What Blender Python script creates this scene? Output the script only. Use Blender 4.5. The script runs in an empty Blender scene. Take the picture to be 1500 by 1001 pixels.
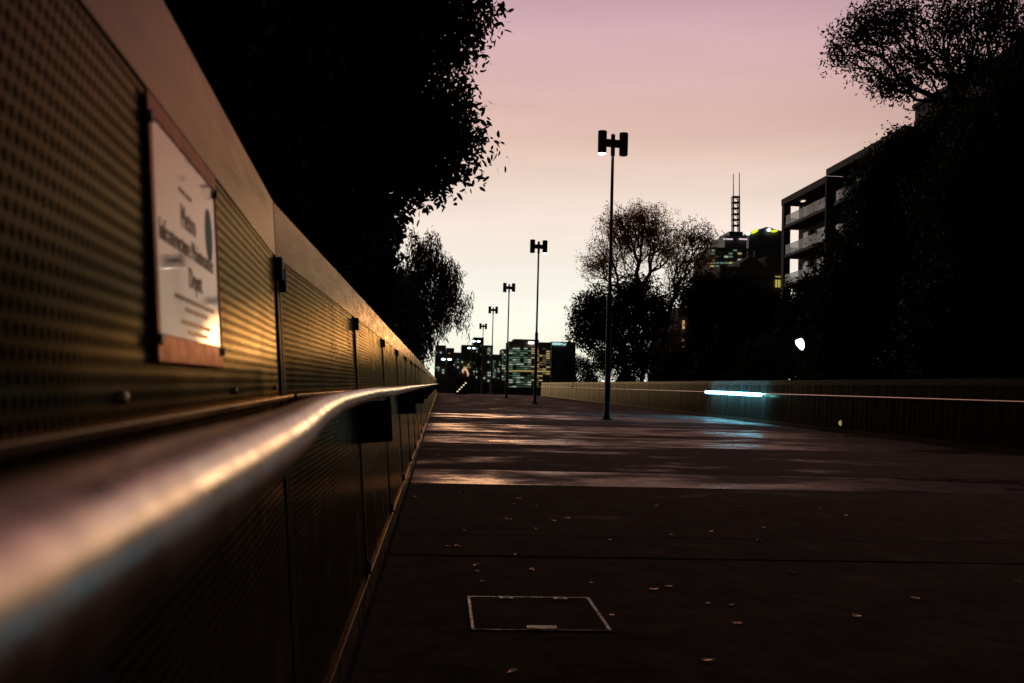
import bpy, bmesh, math, random
import numpy as np
from math import sin, cos, pi, radians
from mathutils import Vector, Matrix

rnd = random.Random(11)
S = bpy.context.scene
COL = S.collection

# ------------------------------------------------------------------ camera
EYE = Vector((0, 0, 1.1))
YAW, PITCH, ROLL = radians(3.938), radians(2.452), radians(1.5)
FWD = Vector((sin(YAW) * cos(PITCH), cos(YAW) * cos(PITCH), sin(PITCH)))
R0 = Vector((cos(YAW), -sin(YAW), 0)); U0 = R0.cross(FWD)
RT = cos(ROLL) * R0 + sin(ROLL) * U0; UP = -sin(ROLL) * R0 + cos(ROLL) * U0
cd = bpy.data.cameras.new('camera'); cam = bpy.data.objects.new('camera', cd); COL.objects.link(cam)
M4 = Matrix((RT, UP, -FWD)).transposed().to_4x4(); M4.translation = EYE
cam.matrix_world = M4
cd.sensor_width = 36; cd.lens = 36; cd.clip_start = .02; cd.clip_end = 20000
cd.dof.use_dof = True; cd.dof.focus_distance = 16; cd.dof.aperture_fstop = 6.5
S.camera = cam
S.view_settings.view_transform = 'Standard'; S.view_settings.look = 'None'
S.view_settings.exposure = 0; S.view_settings.gamma = 1

# ------------------------------------------------------------------ sky (after sunset, glow in the west)
def lin(r, g, b):
    f = lambda c: (c / 255 / 12.92) if c / 255 <= .04045 else ((c / 255 + .055) / 1.055) ** 2.4
    return (f(r), f(g), f(b), 1)
W = bpy.data.worlds.new('World'); S.world = W; W.use_nodes = True
nt = W.node_tree; nt.nodes.clear()
N = nt.nodes.new; Lk = nt.links.new
tc = N('ShaderNodeTexCoord'); sep = N('ShaderNodeSeparateXYZ'); Lk(tc.outputs['Generated'], sep.inputs[0])
el = N('ShaderNodeValToRGB'); Lk(sep.outputs['Z'], el.inputs[0])
el.color_ramp.interpolation = 'CARDINAL'
stops = [(0, (2.6, 1.12, .80, 1)), (.05, (1.95, 1.0, .83, 1)), (.08, (1.55, .97, .84, 1)), (.115, (1.22, .925, .81, 1)), (.17, (.96, .79, .685, 1)),
         (.24, lin(230, 195, 182)), (.35, lin(208, 170, 179)), (.5, (.21, .14, .16, 1)), (.68, (.065, .048, .057, 1)), (1, (.022, .020, .025, 1))]
r = el.color_ramp
while len(r.elements) < len(stops): r.elements.new(.5)
for e, (p, c) in zip(r.elements, stops): e.position = p; e.color = c
flat = N('ShaderNodeVectorMath'); flat.operation = 'MULTIPLY'; flat.inputs[1].default_value = (1, 1, 0)
Lk(tc.outputs['Generated'], flat.inputs[0])
nrm = N('ShaderNodeVectorMath'); nrm.operation = 'NORMALIZE'; Lk(flat.outputs[0], nrm.inputs[0])
dt = N('ShaderNodeVectorMath'); dt.operation = 'DOT_PRODUCT'; dt.inputs[1].default_value = Vector((.04, 1, 0)).normalized()
Lk(nrm.outputs[0], dt.inputs[0])
mr = N('ShaderNodeMapRange'); mr.inputs[1].default_value = -1; mr.inputs[2].default_value = 1
Lk(dt.outputs['Value'], mr.inputs[0])
az = N('ShaderNodeValToRGB'); Lk(mr.outputs[0], az.inputs[0]); a = az.color_ramp; a.interpolation = 'EASE'
ast = [(0, (.022, .024, .03, 1)), (.5, (.045, .045, .05, 1)), (.75, (.17, .16, .165, 1)), (.93, (.78, .75, .76, 1)), (1, (1, 1, 1, 1))]
while len(a.elements) < len(ast): a.elements.new(.5)
for e, (p, c) in zip(a.elements, ast): e.position = p; e.color = c
# faint high cloud streaks
mp = N('ShaderNodeMapping'); mp.inputs['Scale'].default_value = (1.2, 1.2, 9); Lk(tc.outputs['Generated'], mp.inputs[0])
cn = N('ShaderNodeTexNoise'); cn.inputs['Scale'].default_value = 2.3; cn.inputs['Detail'].default_value = 5; Lk(mp.outputs[0], cn.inputs[0])
cr = N('ShaderNodeMapRange'); cr.inputs[1].default_value = .35; cr.inputs[2].default_value = .7
cr.inputs[3].default_value = .93; cr.inputs[4].default_value = 1.045; Lk(cn.outputs[0], cr.inputs[0])
m1 = N('ShaderNodeMix'); m1.data_type = 'RGBA'; m1.blend_type = 'MULTIPLY'; m1.inputs[0].default_value = 1
Lk(el.outputs[0], m1.inputs[6]); Lk(az.outputs[0], m1.inputs[7])
m2 = N('ShaderNodeMix'); m2.data_type = 'RGBA'; m2.blend_type = 'MULTIPLY'; m2.inputs[0].default_value = 1
Lk(m1.outputs[2], m2.inputs[6]); Lk(cr.outputs[0], m2.inputs[7])
bg = N('ShaderNodeBackground'); bg.inputs[1].default_value = 1.0; Lk(m2.outputs[2], bg.inputs[0])
wo = N('ShaderNodeOutputWorld'); Lk(bg.outputs[0], wo.inputs[0])
# last trace of the sun, right on the western horizon
sl = bpy.data.lights.new('sun', 'SUN'); sl.energy = .12; sl.angle = radians(6); sl.color = (1, .62, .30)
so = bpy.data.objects.new('sun', sl); COL.objects.link(so)
so.rotation_euler = Vector((-.04, -1, -.035)).to_track_quat('-Z', 'Y').to_euler()

# ------------------------------------------------------------------ helpers
def at(px, py, Y):
    d = FWD + RT * ((px - 750) / 1500) - UP * ((py - 500.5) / 1500)
    return d * (Y / d.y) + EYE
def atx(px, py, X):
    d = FWD + RT * ((px - 750) / 1500) - UP * ((py - 500.5) / 1500)
    return d * (X / d.x) + EYE
def tag(o, label=None, cat=None, group=None, kind=None):
    if label: o['label'] = label
    if cat: o['category'] = cat
    if group: o['group'] = group
    if kind: o['kind'] = kind
    return o
def empty(name, loc=(0, 0, 0), rz=0, **k):
    o = bpy.data.objects.new(name, None); COL.objects.link(o); o.location = loc; o.rotation_euler.z = rz
    o.empty_display_size = .2
    return tag(o, **k)
def link(name, me, mat=None, parent=None, mtx=None):
    if mat and not me.materials: me.materials.append(mat)
    o = bpy.data.objects.new(name, me); COL.objects.link(o)
    if parent: o.parent = parent
    if mtx is not None: o.matrix_basis = mtx
    return o
def inst(name, src, parent=None, mtx=None):
    o = src.copy(); o.name = name; COL.objects.link(o); o.parent = parent
    if mtx is not None: o.matrix_basis = mtx
    return o
class MB:
    def __init__(s): s.v = []; s.f = []; s.sm = []
    def add(s, vs, fs, smooth=False):
        b = len(s.v); s.v += [tuple(v) for v in vs]; s.f += [tuple(b + i for i in f) for f in fs]; s.sm += [smooth] * len(fs); return s
    def box(s, x0, x1, y0, y1, z0, z1, c=0):
        if c <= 0:
            v = [(x, y, z) for z in (z0, z1) for y in (y0, y1) for x in (x0, x1)]
            return s.add(v, [(0, 2, 3, 1), (4, 5, 7, 6), (0, 1, 5, 4), (2, 6, 7, 3), (0, 4, 6, 2), (1, 3, 7, 5)])
        bm = bmesh.new(); bmesh.ops.create_cube(bm, size=1)
        for v in bm.verts: v.co = Vector((x0 + (v.co.x + .5) * (x1 - x0), y0 + (v.co.y + .5) * (y1 - y0), z0 + (v.co.z + .5) * (z1 - z0)))
        bmesh.ops.bevel(bm, geom=bm.edges[:], offset=c, segments=2, affect='EDGES', profile=.5)
        bm.verts.index_update()
        s.add([v.co for v in bm.verts], [[v.index for v in f.verts] for f in bm.faces]); bm.free(); return s
    def lathe(s, prof, n=24, o=(0, 0, 0)):
        v = []; f = []
        for r_, z in prof:
            for k in range(n): v.append((o[0] + r_ * cos(2 * pi * k / n), o[1] + r_ * sin(2 * pi * k / n), o[2] + z))
        for i in range(len(prof) - 1):
            for k in range(n):
                f.append((i * n + k, i * n + (k + 1) % n, (i + 1) * n + (k + 1) % n, (i + 1) * n + k))
        f.append(tuple(range(n - 1, -1, -1))); f.append(tuple((len(prof) - 1) * n + k for k in range(n)))
        return s.add(v, f, True)
    def tube(s, pts, rad, n=10):
        pts = [Vector(p) for p in pts]; v = []; f = []
        if not hasattr(rad, '__len__'): rad = [rad] * len(pts)
        up = Vector((0, 0, 1)); prev = None
        for i, p in enumerate(pts):
            d = (pts[min(i + 1, len(pts) - 1)] - pts[max(i - 1, 0)]).normalized()
            a_ = prev - d * prev.dot(d) if prev else d.cross(up if abs(d.z) < .9 else Vector((1, 0, 0)))
            a_.normalize(); prev = a_; b_ = d.cross(a_)
            for k in range(n): v.append(p + rad[i] * (cos(2 * pi * k / n) * a_ + sin(2 * pi * k / n) * b_))
        for i in range(len(pts) - 1):
            for k in range(n): f.append((i * n + k, i * n + (k + 1) % n, (i + 1) * n + (k + 1) % n, (i + 1) * n + k))
        f.append(tuple(range(n - 1, -1, -1))); f.append(tuple((len(pts) - 1) * n + k for k in range(n)))
        return s.add(v, f, True)
    def mesh(s, name, mat=None):
        me = bpy.data.meshes.new(name); me.from_pydata(s.v, [], s.f); me.update()
        me.polygons.foreach_set('use_smooth', s.sm)
        if any(s.sm):
            try: me.set_sharp_from_angle(angle=radians(40))
            except Exception: pass
        if mat: me.materials.append(mat)
        return me
    def build(s, name, mat, parent=None, mtx=None): return link(name, s.mesh(name, mat), None, parent, mtx)
def mesh_np(name, V, F, mat, smooth=False):
    me = bpy.data.meshes.new(name); V = np.asarray(V, np.float32); F = np.asarray(F, np.int32); k = F.shape[1]
    me.vertices.add(len(V)); me.vertices.foreach_set('co', V.ravel())
    me.loops.add(F.size); me.loops.foreach_set('vertex_index', F.ravel())
    me.polygons.add(len(F)); me.polygons.foreach_set('loop_start', np.arange(0, F.size, k, dtype=np.int32))
    me.polygons.foreach_set('use_smooth', np.full(len(F), smooth))
    me.update(calc_edges=True); me.materials.append(mat); return me

# ------------------------------------------------------------------ materials
def mat(name, col, rough=.6, metal=0, spec=.5, noise=None, bump=None, emit=None, rn=None):
    m = bpy.data.materials.new(name); m.use_nodes = True; t = m.node_tree; b = t.nodes['Principled BSDF']
    b.inputs['Base Color'].default_value = (*col[:3], 1); b.inputs['Roughness'].default_value = rough
    b.inputs['Metallic'].default_value = metal; b.inputs['Specular IOR Level'].default_value = spec
    c = t.nodes.new('ShaderNodeTexCoord')
    def nz(scale, detail=4, stretch=None):
        n = t.nodes.new('ShaderNodeTexNoise'); n.inputs['Scale'].default_value = scale; n.inputs['Detail'].default_value = detail
        if stretch:
            mpg = t.nodes.new('ShaderNodeMapping'); mpg.inputs['Scale'].default_value = stretch
            t.links.new(c.outputs['Object'], mpg.inputs[0]); t.links.new(mpg.outputs[0], n.inputs[0])
        else: t.links.new(c.outputs['Object'], n.inputs[0])
        return n
    if noise:
        sc, lo, hi = noise[:3]; n = nz(sc, 6, noise[3] if len(noise) > 3 else None)
        rp = t.nodes.new('ShaderNodeValToRGB'); rp.color_ramp.elements[0].position = .3; rp.color_ramp.elements[1].position = .7
        rp.color_ramp.elements[0].color = (*[x * lo for x in col[:3]], 1); rp.color_ramp.elements[1].color = (*[min(1, x * hi) for x in col[:3]], 1)
        t.links.new(n.outputs[0], rp.inputs[0]); t.links.new(rp.outputs[0], b.inputs['Base Color'])
    if rn:
        sc, lo, hi = rn[:3]; n = nz(sc, 5, rn[3] if len(rn) > 3 else None)
        q = t.nodes.new('ShaderNodeMapRange'); q.inputs[1].default_value = .3; q.inputs[2].default_value = .7; q.inputs[3].default_value = lo; q.inputs[4].default_value = hi
        t.links.new(n.outputs[0], q.inputs[0]); t.links.new(q.outputs[0], b.inputs['Roughness'])
    if bump:
        n = nz(bump[0], 6, bump[3] if len(bump) > 3 else None); bp = t.nodes.new('ShaderNodeBump'); bp.inputs['Strength'].default_value = bump[1]; bp.inputs['Distance'].default_value = bump[2]
        t.links.new(n.outputs[0], bp.inputs['Height']); t.links.new(bp.outputs[0], b.inputs['Normal'])
    if emit:
        b.inputs['Emission Color'].default_value = (*emit[:3], 1); b.inputs['Emission Strength'].default_value = emit[3]
    return m
def gloss(name, diff, tint, ior, rlo, rhi, nscale=4, stretch=None, bump=None, cvar=.25):
    m = bpy.data.materials.new(name); m.use_nodes = True; t = m.node_tree; t.nodes.clear(); N = t.nodes.new; K = t.links.new
    c = N('ShaderNodeTexCoord'); mp = N('ShaderNodeMapping'); mp.inputs['Scale'].default_value = stretch or (1, 1, 1); K(c.outputs['Object'], mp.inputs[0])
    n = N('ShaderNodeTexNoise'); n.inputs['Scale'].default_value = nscale; n.inputs['Detail'].default_value = 6; K(mp.outputs[0], n.inputs[0])
    q = N('ShaderNodeMapRange'); q.inputs[1].default_value = .3; q.inputs[2].default_value = .7; q.inputs[3].default_value = rlo; q.inputs[4].default_value = rhi; K(n.outputs[0], q.inputs[0])
    v = N('ShaderNodeMapRange'); v.inputs[1].default_value = .3; v.inputs[2].default_value = .7; v.inputs[3].default_value = 1 - cvar; v.inputs[4].default_value = 1 + cvar; K(n.outputs[0], v.inputs[0])
    d = N('ShaderNodeBsdfDiffuse'); g = N('ShaderNodeBsdfAnisotropic'); K(q.outputs[0], g.inputs['Roughness'])
    for col, node in ((diff, d), (tint, g)):
        sc = N('ShaderNodeVectorMath'); sc.operation = 'SCALE'; sc.inputs[0].default_value = col; K(v.outputs[0], sc.inputs['Scale']); K(sc.outputs[0], node.inputs['Color'])
    f = N('ShaderNodeFresnel'); f.inputs['IOR'].default_value = ior; mx = N('ShaderNodeMixShader'); K(f.outputs[0], mx.inputs[0]); K(d.outputs[0], mx.inputs[1]); K(g.outputs[0], mx.inputs[2])
    if bump:
        b2 = N('ShaderNodeTexNoise'); b2.inputs['Scale'].default_value = bump[0]; b2.inputs['Detail'].default_value = 4; K(c.outputs['Object'], b2.inputs[0])
        bp = N('ShaderNodeBump'); bp.inputs['Strength'].default_value = bump[1]; bp.inputs['Distance'].default_value = bump[2]; K(b2.outputs[0], bp.inputs['Height'])
        for node in (d, g): K(bp.outputs[0], node.inputs['Normal'])
    o = N('ShaderNodeOutputMaterial'); K(mx.outputs[0], o.inputs[0]); return m
STEEL = gloss('painted_band_steel', (.09, .07, .055), (1, .68, .42), 1.14, .20, .34, 5, (.6, 1, 4), (2.2, .06, .01), .16)
PERF = gloss('perforated_painted_steel', (.07, .06, .042), (1, .68, .32), 1.075, .18, .30, 4, None, (1.6, .05, .01), .18)
POSTM = gloss('painted_post_steel', (.085, .07, .052), (.95, .66, .38), 1.10, .22, .38, 8, None, None, .18)
PLAINM = gloss('reflection_streak_steel', (.03, .027, .02), (.85, .58, .32), 1.10, .16, .36, 2.2, (7, 1, .22), None, .5)  # vertical streaks put reflections into the panel colour
RAIL = mat('worn_handrail_steel', (.92, .63, .44), .16, 1, noise=(26, .6, 1.1), rn=(30, .22, .42), bump=(70, .12, .0015))
CLIP = mat('black_clip_rubber', (.02, .02, .02), .5)
BRKT = mat('dark_bracket_paint', (.035, .035, .037), .45, 0, rn=(20, .35, .6))
POLE = mat('dark_bronze_pole_paint', (.045, .03, .022), .38, .3, noise=(6, .7, 1.2), rn=(8, .3, .5))
DECKSIDE = mat('deck_concrete', (.16, .15, .14), .8, noise=(2, .7, 1.2), bump=(30, .3, .004))
def slab_mat(name, wet, r_lo, r_hi, seed):
    m = mat(name, (.058, .050, .043), .7, bump=(95, .35, .004)); t = m.node_tree; b = t.nodes['Principled BSDF']
    c = t.nodes.new('ShaderNodeTexCoord'); mpg = t.nodes.new('ShaderNodeMapping'); mpg.inputs['Location'].default_value = (seed * 3.1, seed * 7.7, 0)
    t.links.new(c.outputs['Object'], mpg.inputs[0])
    def nz(s, d, stretch=(1, 1, 1)):
        q = t.nodes.new('ShaderNodeMapping'); q.inputs['Scale'].default_value = stretch; t.links.new(mpg.outputs[0], q.inputs[0])
        n = t.nodes.new('ShaderNodeTexNoise'); n.inputs['Scale'].default_value = s; n.inputs['Detail'].default_value = d; n.inputs['Roughness'].default_value = .62; t.links.new(q.outputs[0], n.inputs[0]); return n
    n1 = nz(.62, 9, (.8, 1.1, 1)); n2 = nz(6, 12); n3 = nz(160, 2)
    mk = t.nodes.new('ShaderNodeMapRange'); mk.inputs[1].default_value = .62 - .32 * wet; mk.inputs[2].default_value = .72 - .22 * wet; mk.clamp = True
    t.links.new(n1.outputs[0], mk.inputs[0])
    rg = t.nodes.new('ShaderNodeMapRange'); rg.inputs[3].default_value = r_hi; rg.inputs[4].default_value = r_lo; t.links.new(mk.outputs[0], rg.inputs[0])
    ad = t.nodes.new('ShaderNodeMath'); ad.operation = 'MULTIPLY_ADD'; ad.inputs[1].default_value = .24; t.links.new(n2.outputs[0], ad.inputs[0]); t.links.new(rg.outputs[0], ad.inputs[2])
    t.links.new(ad.outputs[0], b.inputs['Roughness'])
    rp = t.nodes.new('ShaderNodeValToRGB'); rp.color_ramp.elements[0].position = .3; rp.color_ramp.elements[1].position = .75
    rp.color_ramp.elements[0].color = (.022, .019, .011, 1); rp.color_ramp.elements[1].color = (.190, .155, .095, 1)
    n4 = nz(1.7, 6); v1 = t.nodes.new('ShaderNodeTexVoronoi'); v1.inputs['Scale'].default_value = 42; t.links.new(mpg.outputs[0], v1.inputs[0])
    vs = t.nodes.new('ShaderNodeMapRange'); vs.inputs[1].default_value = .05; vs.inputs[2].default_value = .28; vs.inputs[3].default_value = .34; vs.inputs[4].default_value = 0; t.links.new(v1.outputs['Distance'], vs.inputs[0])
    s1 = t.nodes.new('ShaderNodeMath'); s1.operation = 'MULTIPLY_ADD'; s1.inputs[1].default_value = .75; t.links.new(n4.outputs[0], s1.inputs[0]); t.links.new(n2.outputs[0], s1.inputs[2])
    s2 = t.nodes.new('ShaderNodeMath'); s2.operation = 'ADD'; t.links.new(s1.outputs[0], s2.inputs[0]); t.links.new(vs.outputs[0], s2.inputs[1])
    s3 = t.nodes.new('ShaderNodeMath'); s3.operation = 'SUBTRACT'; s3.inputs[1].default_value = .42; t.links.new(s2.outputs[0], s3.inputs[0]); t.links.new(s3.outputs[0], rp.inputs[0])
    mx = t.nodes.new('ShaderNodeMix'); mx.data_type = 'RGBA'; mx.inputs[7].default_value = (.012, .009, .007, 1)
    t.links.new(mk.outputs[0], mx.inputs[0]); t.links.new(rp.outputs[0], mx.inputs[6]); t.links.new(mx.outputs[2], b.inputs['Base Color'])
    bp = [n for n in t.nodes if n.type == 'BUMP'][0]
    st = t.nodes.new('ShaderNodeMapRange'); st.inputs[3].default_value = .55; st.inputs[4].default_value = .10; t.links.new(mk.outputs[0], st.inputs[0]); t.links.new(st.outputs[0], bp.inputs['Strength'])
    sp = t.nodes.new('ShaderNodeMapRange'); sp.inputs[3].default_value = .05; sp.inputs[4].default_value = .30; t.links.new(mk.outputs[0], sp.inputs[0]); t.links.new(sp.outputs[0], b.inputs['Specular IOR Level'])
    b.inputs['Specular IOR Level'].default_value = 0; t.links.remove(b.inputs['Specular IOR Level'].links[0])
    gl = t.nodes.new('ShaderNodeBsdfAnisotropic'); gl.inputs['Color'].default_value = (.72, .55, .45, 1); fr = t.nodes.new('ShaderNodeFresnel'); fr.inputs['IOR'].default_value = 1.33
    t.links.new(ad.outputs[0], gl.inputs['Roughness']); t.links.new(bp.outputs[0], gl.inputs['Normal'])
    fm = t.nodes.new('ShaderNodeMapRange'); fm.inputs[3].default_value = .48; fm.inputs[4].default_value = .85; t.links.new(mk.outputs[0], fm.inputs[0])
    fx = t.nodes.new('ShaderNodeMath'); fx.operation = 'MULTIPLY'; t.links.new(fr.outputs[0], fx.inputs[0]); t.links.new(fm.outputs[0], fx.inputs[1])
    ms = t.nodes.new('ShaderNodeMixShader'); t.links.new(fx.outputs[0], ms.inputs[0]); t.links.new(b.outputs[0], ms.inputs[1]); t.links.new(gl.outputs[0], ms.inputs[2])
    t.links.new(ms.outputs[0], [n for n in t.nodes if n.type == 'OUTPUT_MATERIAL'][0].inputs[0])
    return m
DRY = slab_mat('dry_asphalt', .1, .5, .85, 1)
DAMP = slab_mat('damp_asphalt', .32, .30, .80, 2)
WET = slab_mat('wet_asphalt', .70, .13, .62, 3)
SOIL = mat('dark_soil', (.03, .027, .02), 1, spec=0, noise=(.4, .6, 1.4), bump=(3, .5, .1))
BARK = mat('dark_bark', (.035, .026, .02), .9, noise=(5, .6, 1.3), bump=(12, .6, .03))
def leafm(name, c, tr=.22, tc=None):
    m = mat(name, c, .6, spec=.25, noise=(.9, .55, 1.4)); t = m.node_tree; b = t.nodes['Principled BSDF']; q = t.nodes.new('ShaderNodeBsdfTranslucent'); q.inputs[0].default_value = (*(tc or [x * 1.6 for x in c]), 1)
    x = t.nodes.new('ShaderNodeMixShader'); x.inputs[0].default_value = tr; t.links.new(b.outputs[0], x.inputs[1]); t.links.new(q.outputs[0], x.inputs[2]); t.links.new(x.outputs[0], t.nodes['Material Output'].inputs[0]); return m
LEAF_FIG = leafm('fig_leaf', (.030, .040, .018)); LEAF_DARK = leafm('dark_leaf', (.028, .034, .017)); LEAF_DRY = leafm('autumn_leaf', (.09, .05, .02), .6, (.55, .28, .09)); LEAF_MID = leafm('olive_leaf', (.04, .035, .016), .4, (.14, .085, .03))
LEAF_GUM = leafm('drooping_leaf', (.05, .042, .02), .45, (.20, .12, .045)); FALLEN = gloss('fallen_leaf_tan', (.30, .20, .10), (.75, .50, .30), 1.45, .3, .5, 20)
def emat(name, c, s): return mat(name, (.02, .02, .02), .5, emit=(*c, s))
LAMPON = emat('lit_lamp_lens', (.78, .95, 1), 14); LAMPOFF = mat('unlit_lamp_lens', (.25, .25, .25), .3)
STREAK = emat('light_streak_glow', (.13, .60, 1), 27); FARLAMP = emat('far_street_light', (.70, 1, 1), 6)

# ------------------------------------------------------------------ terrain and path
GZ = -1.4
tag(link('ground', MB().box(-6000, 6000, -60, 9000, GZ - 1, GZ).mesh('ground', SOIL)), kind='structure')
path = empty('path', kind='structure')
XL, XR = -.30, 11.36
def zroad(y): return 0 if y < 112 else -(y - 112) ** 2 * .00035 if y < 160 else -.806 - (y - 160) * .0336
joints = [-5, 1.75, 6.62, 7.55, 11.37, 13.3, 17.3, 19.2, 22.6, 24.0, 28.6, 31.0, 34.2, 39.0, 43.5, 48.2, 53, 58, 63, 68, 73, 78, 84, 90, 96, 104, 112]
kinds = [DRY, DRY, DRY, DRY, WET, DAMP, DAMP, WET, DAMP, WET, DAMP, DAMP, WET, DAMP, DAMP, DAMP]
for i in range(len(joints) - 1):
    a_, b_ = joints[i] + .016, joints[i + 1] - .016
    mt = kinds[i] if i < len(kinds) else DAMP
    mb = MB().box(XL, XR, a_, b_, -.22, 0, .006)
    o = mb.build('paving_slab', mt, path); o.location.z = rnd.uniform(-.0035, .0025)
tl = MB()
ys = [112.01 + 3 * k for k in range(22)]
for p, q in zip(ys, ys[1:]):
    tl.add([(XL, p, zroad(p)), (XR, p, zroad(p)), (XR, q, zroad(q)), (XL, q, zroad(q)), (XL, p, GZ - .1), (XR, p, GZ - .1), (XR, q, GZ - .1), (XL, q, GZ - .1)],
           [(0, 1, 2, 3), (0, 4, 5, 1), (1, 5, 6, 2), (3, 2, 6, 7), (0, 3, 7, 4)])
tl.build('path_ramp', DAMP, path)
MB().box(XL - .25, XR + .3, -5, 111.9, -.9, -.222).build('deck_edge', DECKSIDE, path)
for k, yy in enumerate(range(0, 112, 16)):
    MB().box(1.5, XR - 1.5, yy, yy + .8, GZ, -.9).build('deck_pier', DECKSIDE, path)

# ------------------------------------------------------------------ balustrades
BAY = 2.48; LEAN = .0825; H = 1.575; BAND0 = 1.432
PH, RH, HR = .0182, .0168, .0062
def perforated(L, z0, z1):
    nc = int((L - .07) / PH); nr = int((z1 - z0 - .05) / RH)
    xo = (L - nc * PH) / 2; zo = z0 + (z1 - z0 - nr * RH) / 2
    u = np.array([(0, 0), (.5, 0), (1, 0), (1, .5), (1, 1), (.5, 1), (0, 1), (0, .5)])
    ang = np.arctan2(u[:, 1] - .5, u[:, 0] - .5)
    hole = np.stack([.5 * PH + HR * np.cos(ang), .5 * RH + HR * np.sin(ang)], 1)
    ou = u * [PH, RH]
    cx, cz = [], []
    for rr in range(nr):
        odd = rr % 2
        n = nc - odd
        cx.append(xo + np.arange(n) * PH + odd * PH / 2); cz.append(np.full(n, zo + rr * RH))
    cx = np.concatenate(cx); cz = np.concatenate(cz); n = len(cx)
    V = np.zeros((n, 24, 3))
    V[:, :8, 0] = cx[:, None] + ou[:, 0]; V[:, :8, 2] = cz[:, None] + ou[:, 1]
    V[:, 8:16, 0] = cx[:, None] + hole[:, 0]; V[:, 8:16, 2] = cz[:, None] + hole[:, 1]
    V[:, 16:, 0] = V[:, 8:16, 0]; V[:, 16:, 2] = V[:, 8:16, 2]; V[:, 16:, 1] = .0018
    F = []
    for k in range(8):
        k2 = (k + 1) % 8
        F.append((k, k2, 8 + k2, 8 + k)); F.append((8 + k, 8 + k2, 16 + k2, 16 + k))
    F = (np.array(F)[None] + 24 * np.arange(n)[:, None, None]).reshape(-1, 4)
    V = V.reshape(-1, 3); ex = []; ef = []
    def rect(x0, x1, a_, b_):
        b = len(V) + len(ex); ex.extend([(x0, 0, a_), (x1, 0, a_), (x1, 0, b_), (x0, 0, b_)]); ef.append((b, b + 1, b + 2, b + 3))
    rect(0, L, z0, zo); rect(0, L, zo + nr * RH, z1); rect(0, xo, zo, zo + nr * RH); rect(xo + nc * PH, L, zo, zo + nr * RH)
    for rr in range(1, nr, 2):
        rect(xo, xo + PH / 2, zo + rr * RH, zo + (rr + 1) * RH); rect(xo + nc * PH - PH / 2, xo + nc * PH, zo + rr * RH, zo + (rr + 1) * RH)
    return mesh_np('perforated_panel', np.vstack([V, ex]), np.vstack([F, ef]), PERF)
def frame(P, t, side, lean):
    """local X along the fence, Y away from the path, Z up the leaning face; side=-1 left fence, +1 right"""
    t = Vector(t).normalized(); out = Vector((t.y, -t.x, 0)) * side
    u = (Vector((0, 0, 1)) + out * lean).normalized(); y = u.cross(t) * (1 if u.cross(t).dot(out) > 0 else -1)
    m = Matrix((t, y, u)).transposed().to_4x4(); m.translation = Vector(P); return m
GAP = .03
perf_me = perforated(BAY - 2 * GAP, .125, BAND0 + .02)
plain_me = MB().box(0, BAY - 2 * GAP, 0, .003, .125, BAND0 - .006).mesh('panel', PLAINM)
cap_me = MB().box(.003, BAY - .003, -.003, .05, BAND0 - .004, H, .002).mesh('cap_band', STEEL)
kerb_me = MB().box(.004, BAY - .004, -.014, .03, .015, .12, .003).mesh('base_strip', POSTM)
ledge_me = MB().box(0.03, BAY - .03, -.036, -.002, 1.052, 1.062, .002).mesh('ledge_bar', STEEL)
def post_mesh():
    m = MB(); m.box(-.036, -.007, -.008, .004, .121, BAND0 - .002, .002); m.box(.007, .036, -.008, .004, .121, BAND0 - .002, .002); m.box(-.05, .05, .006, .09, .02, H - .03)
    return m.mesh('post', POSTM)
post_me = post_mesh()
clip_me = MB().box(-.010, .010, -.024, -.008, 0, .062, .003).mesh('clip', CLIP)
def brk(side):
    m = MB(); m.box(-.007, .007, -.165, -.002, .79, 1.0, .002); m.box(-.03, .03, -.005, -.0005, .78, 1.01); m.tube([(0, -.155, .985), (0, -.155, 1.035)], .011, 8)
    return m.mesh('bracket', BRKT)
brk_me = brk(-1)

lf = empty('balustrade', label='leaning perforated steel balustrade with polished handrail carrying the framed notice', cat='balustrade')
K = Vector((-.33, 2.74, 0)); TN = Vector((-.0667, 1, 0)).normalized(); TF = Vector((0, 1, 0))
starts = [(K - TN * BAY * 2, TN), (K - TN * BAY, TN)] + [(K + TF * BAY * k, TF) for k in range(45)]
for i, (P, t) in enumerate(starts):
    m = frame(P, t, -1, LEAN); tr = Matrix.Translation
    near = i < 10
    link('perforated_panel', perf_me if near else plain_me, None, lf, m @ tr((GAP, 0, 0)))
    c = link('cap_band', cap_me, None, lf, m @ tr((0, rnd.uniform(-.0015, .0015), rnd.uniform(-.002, .002))))
    link('base_strip', kerb_me, None, lf, m); link('ledge_bar', ledge_me, None, lf, m)
    p = link('post', post_me, None, lf, m)
    if i < 14:
        for dx, dz in (((-.026, 1.362), (.026, 1.335)) if i == 2 else ((0, 1.362),)):
            link('clip', clip_me, None, p, tr((dx, 0, dz)))
        link('clip', clip_me, None, p, tr((0, 0, .135)))
    if i % 2 == 1 and i < 40: link('bracket', brk_me, None, lf, m)
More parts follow.
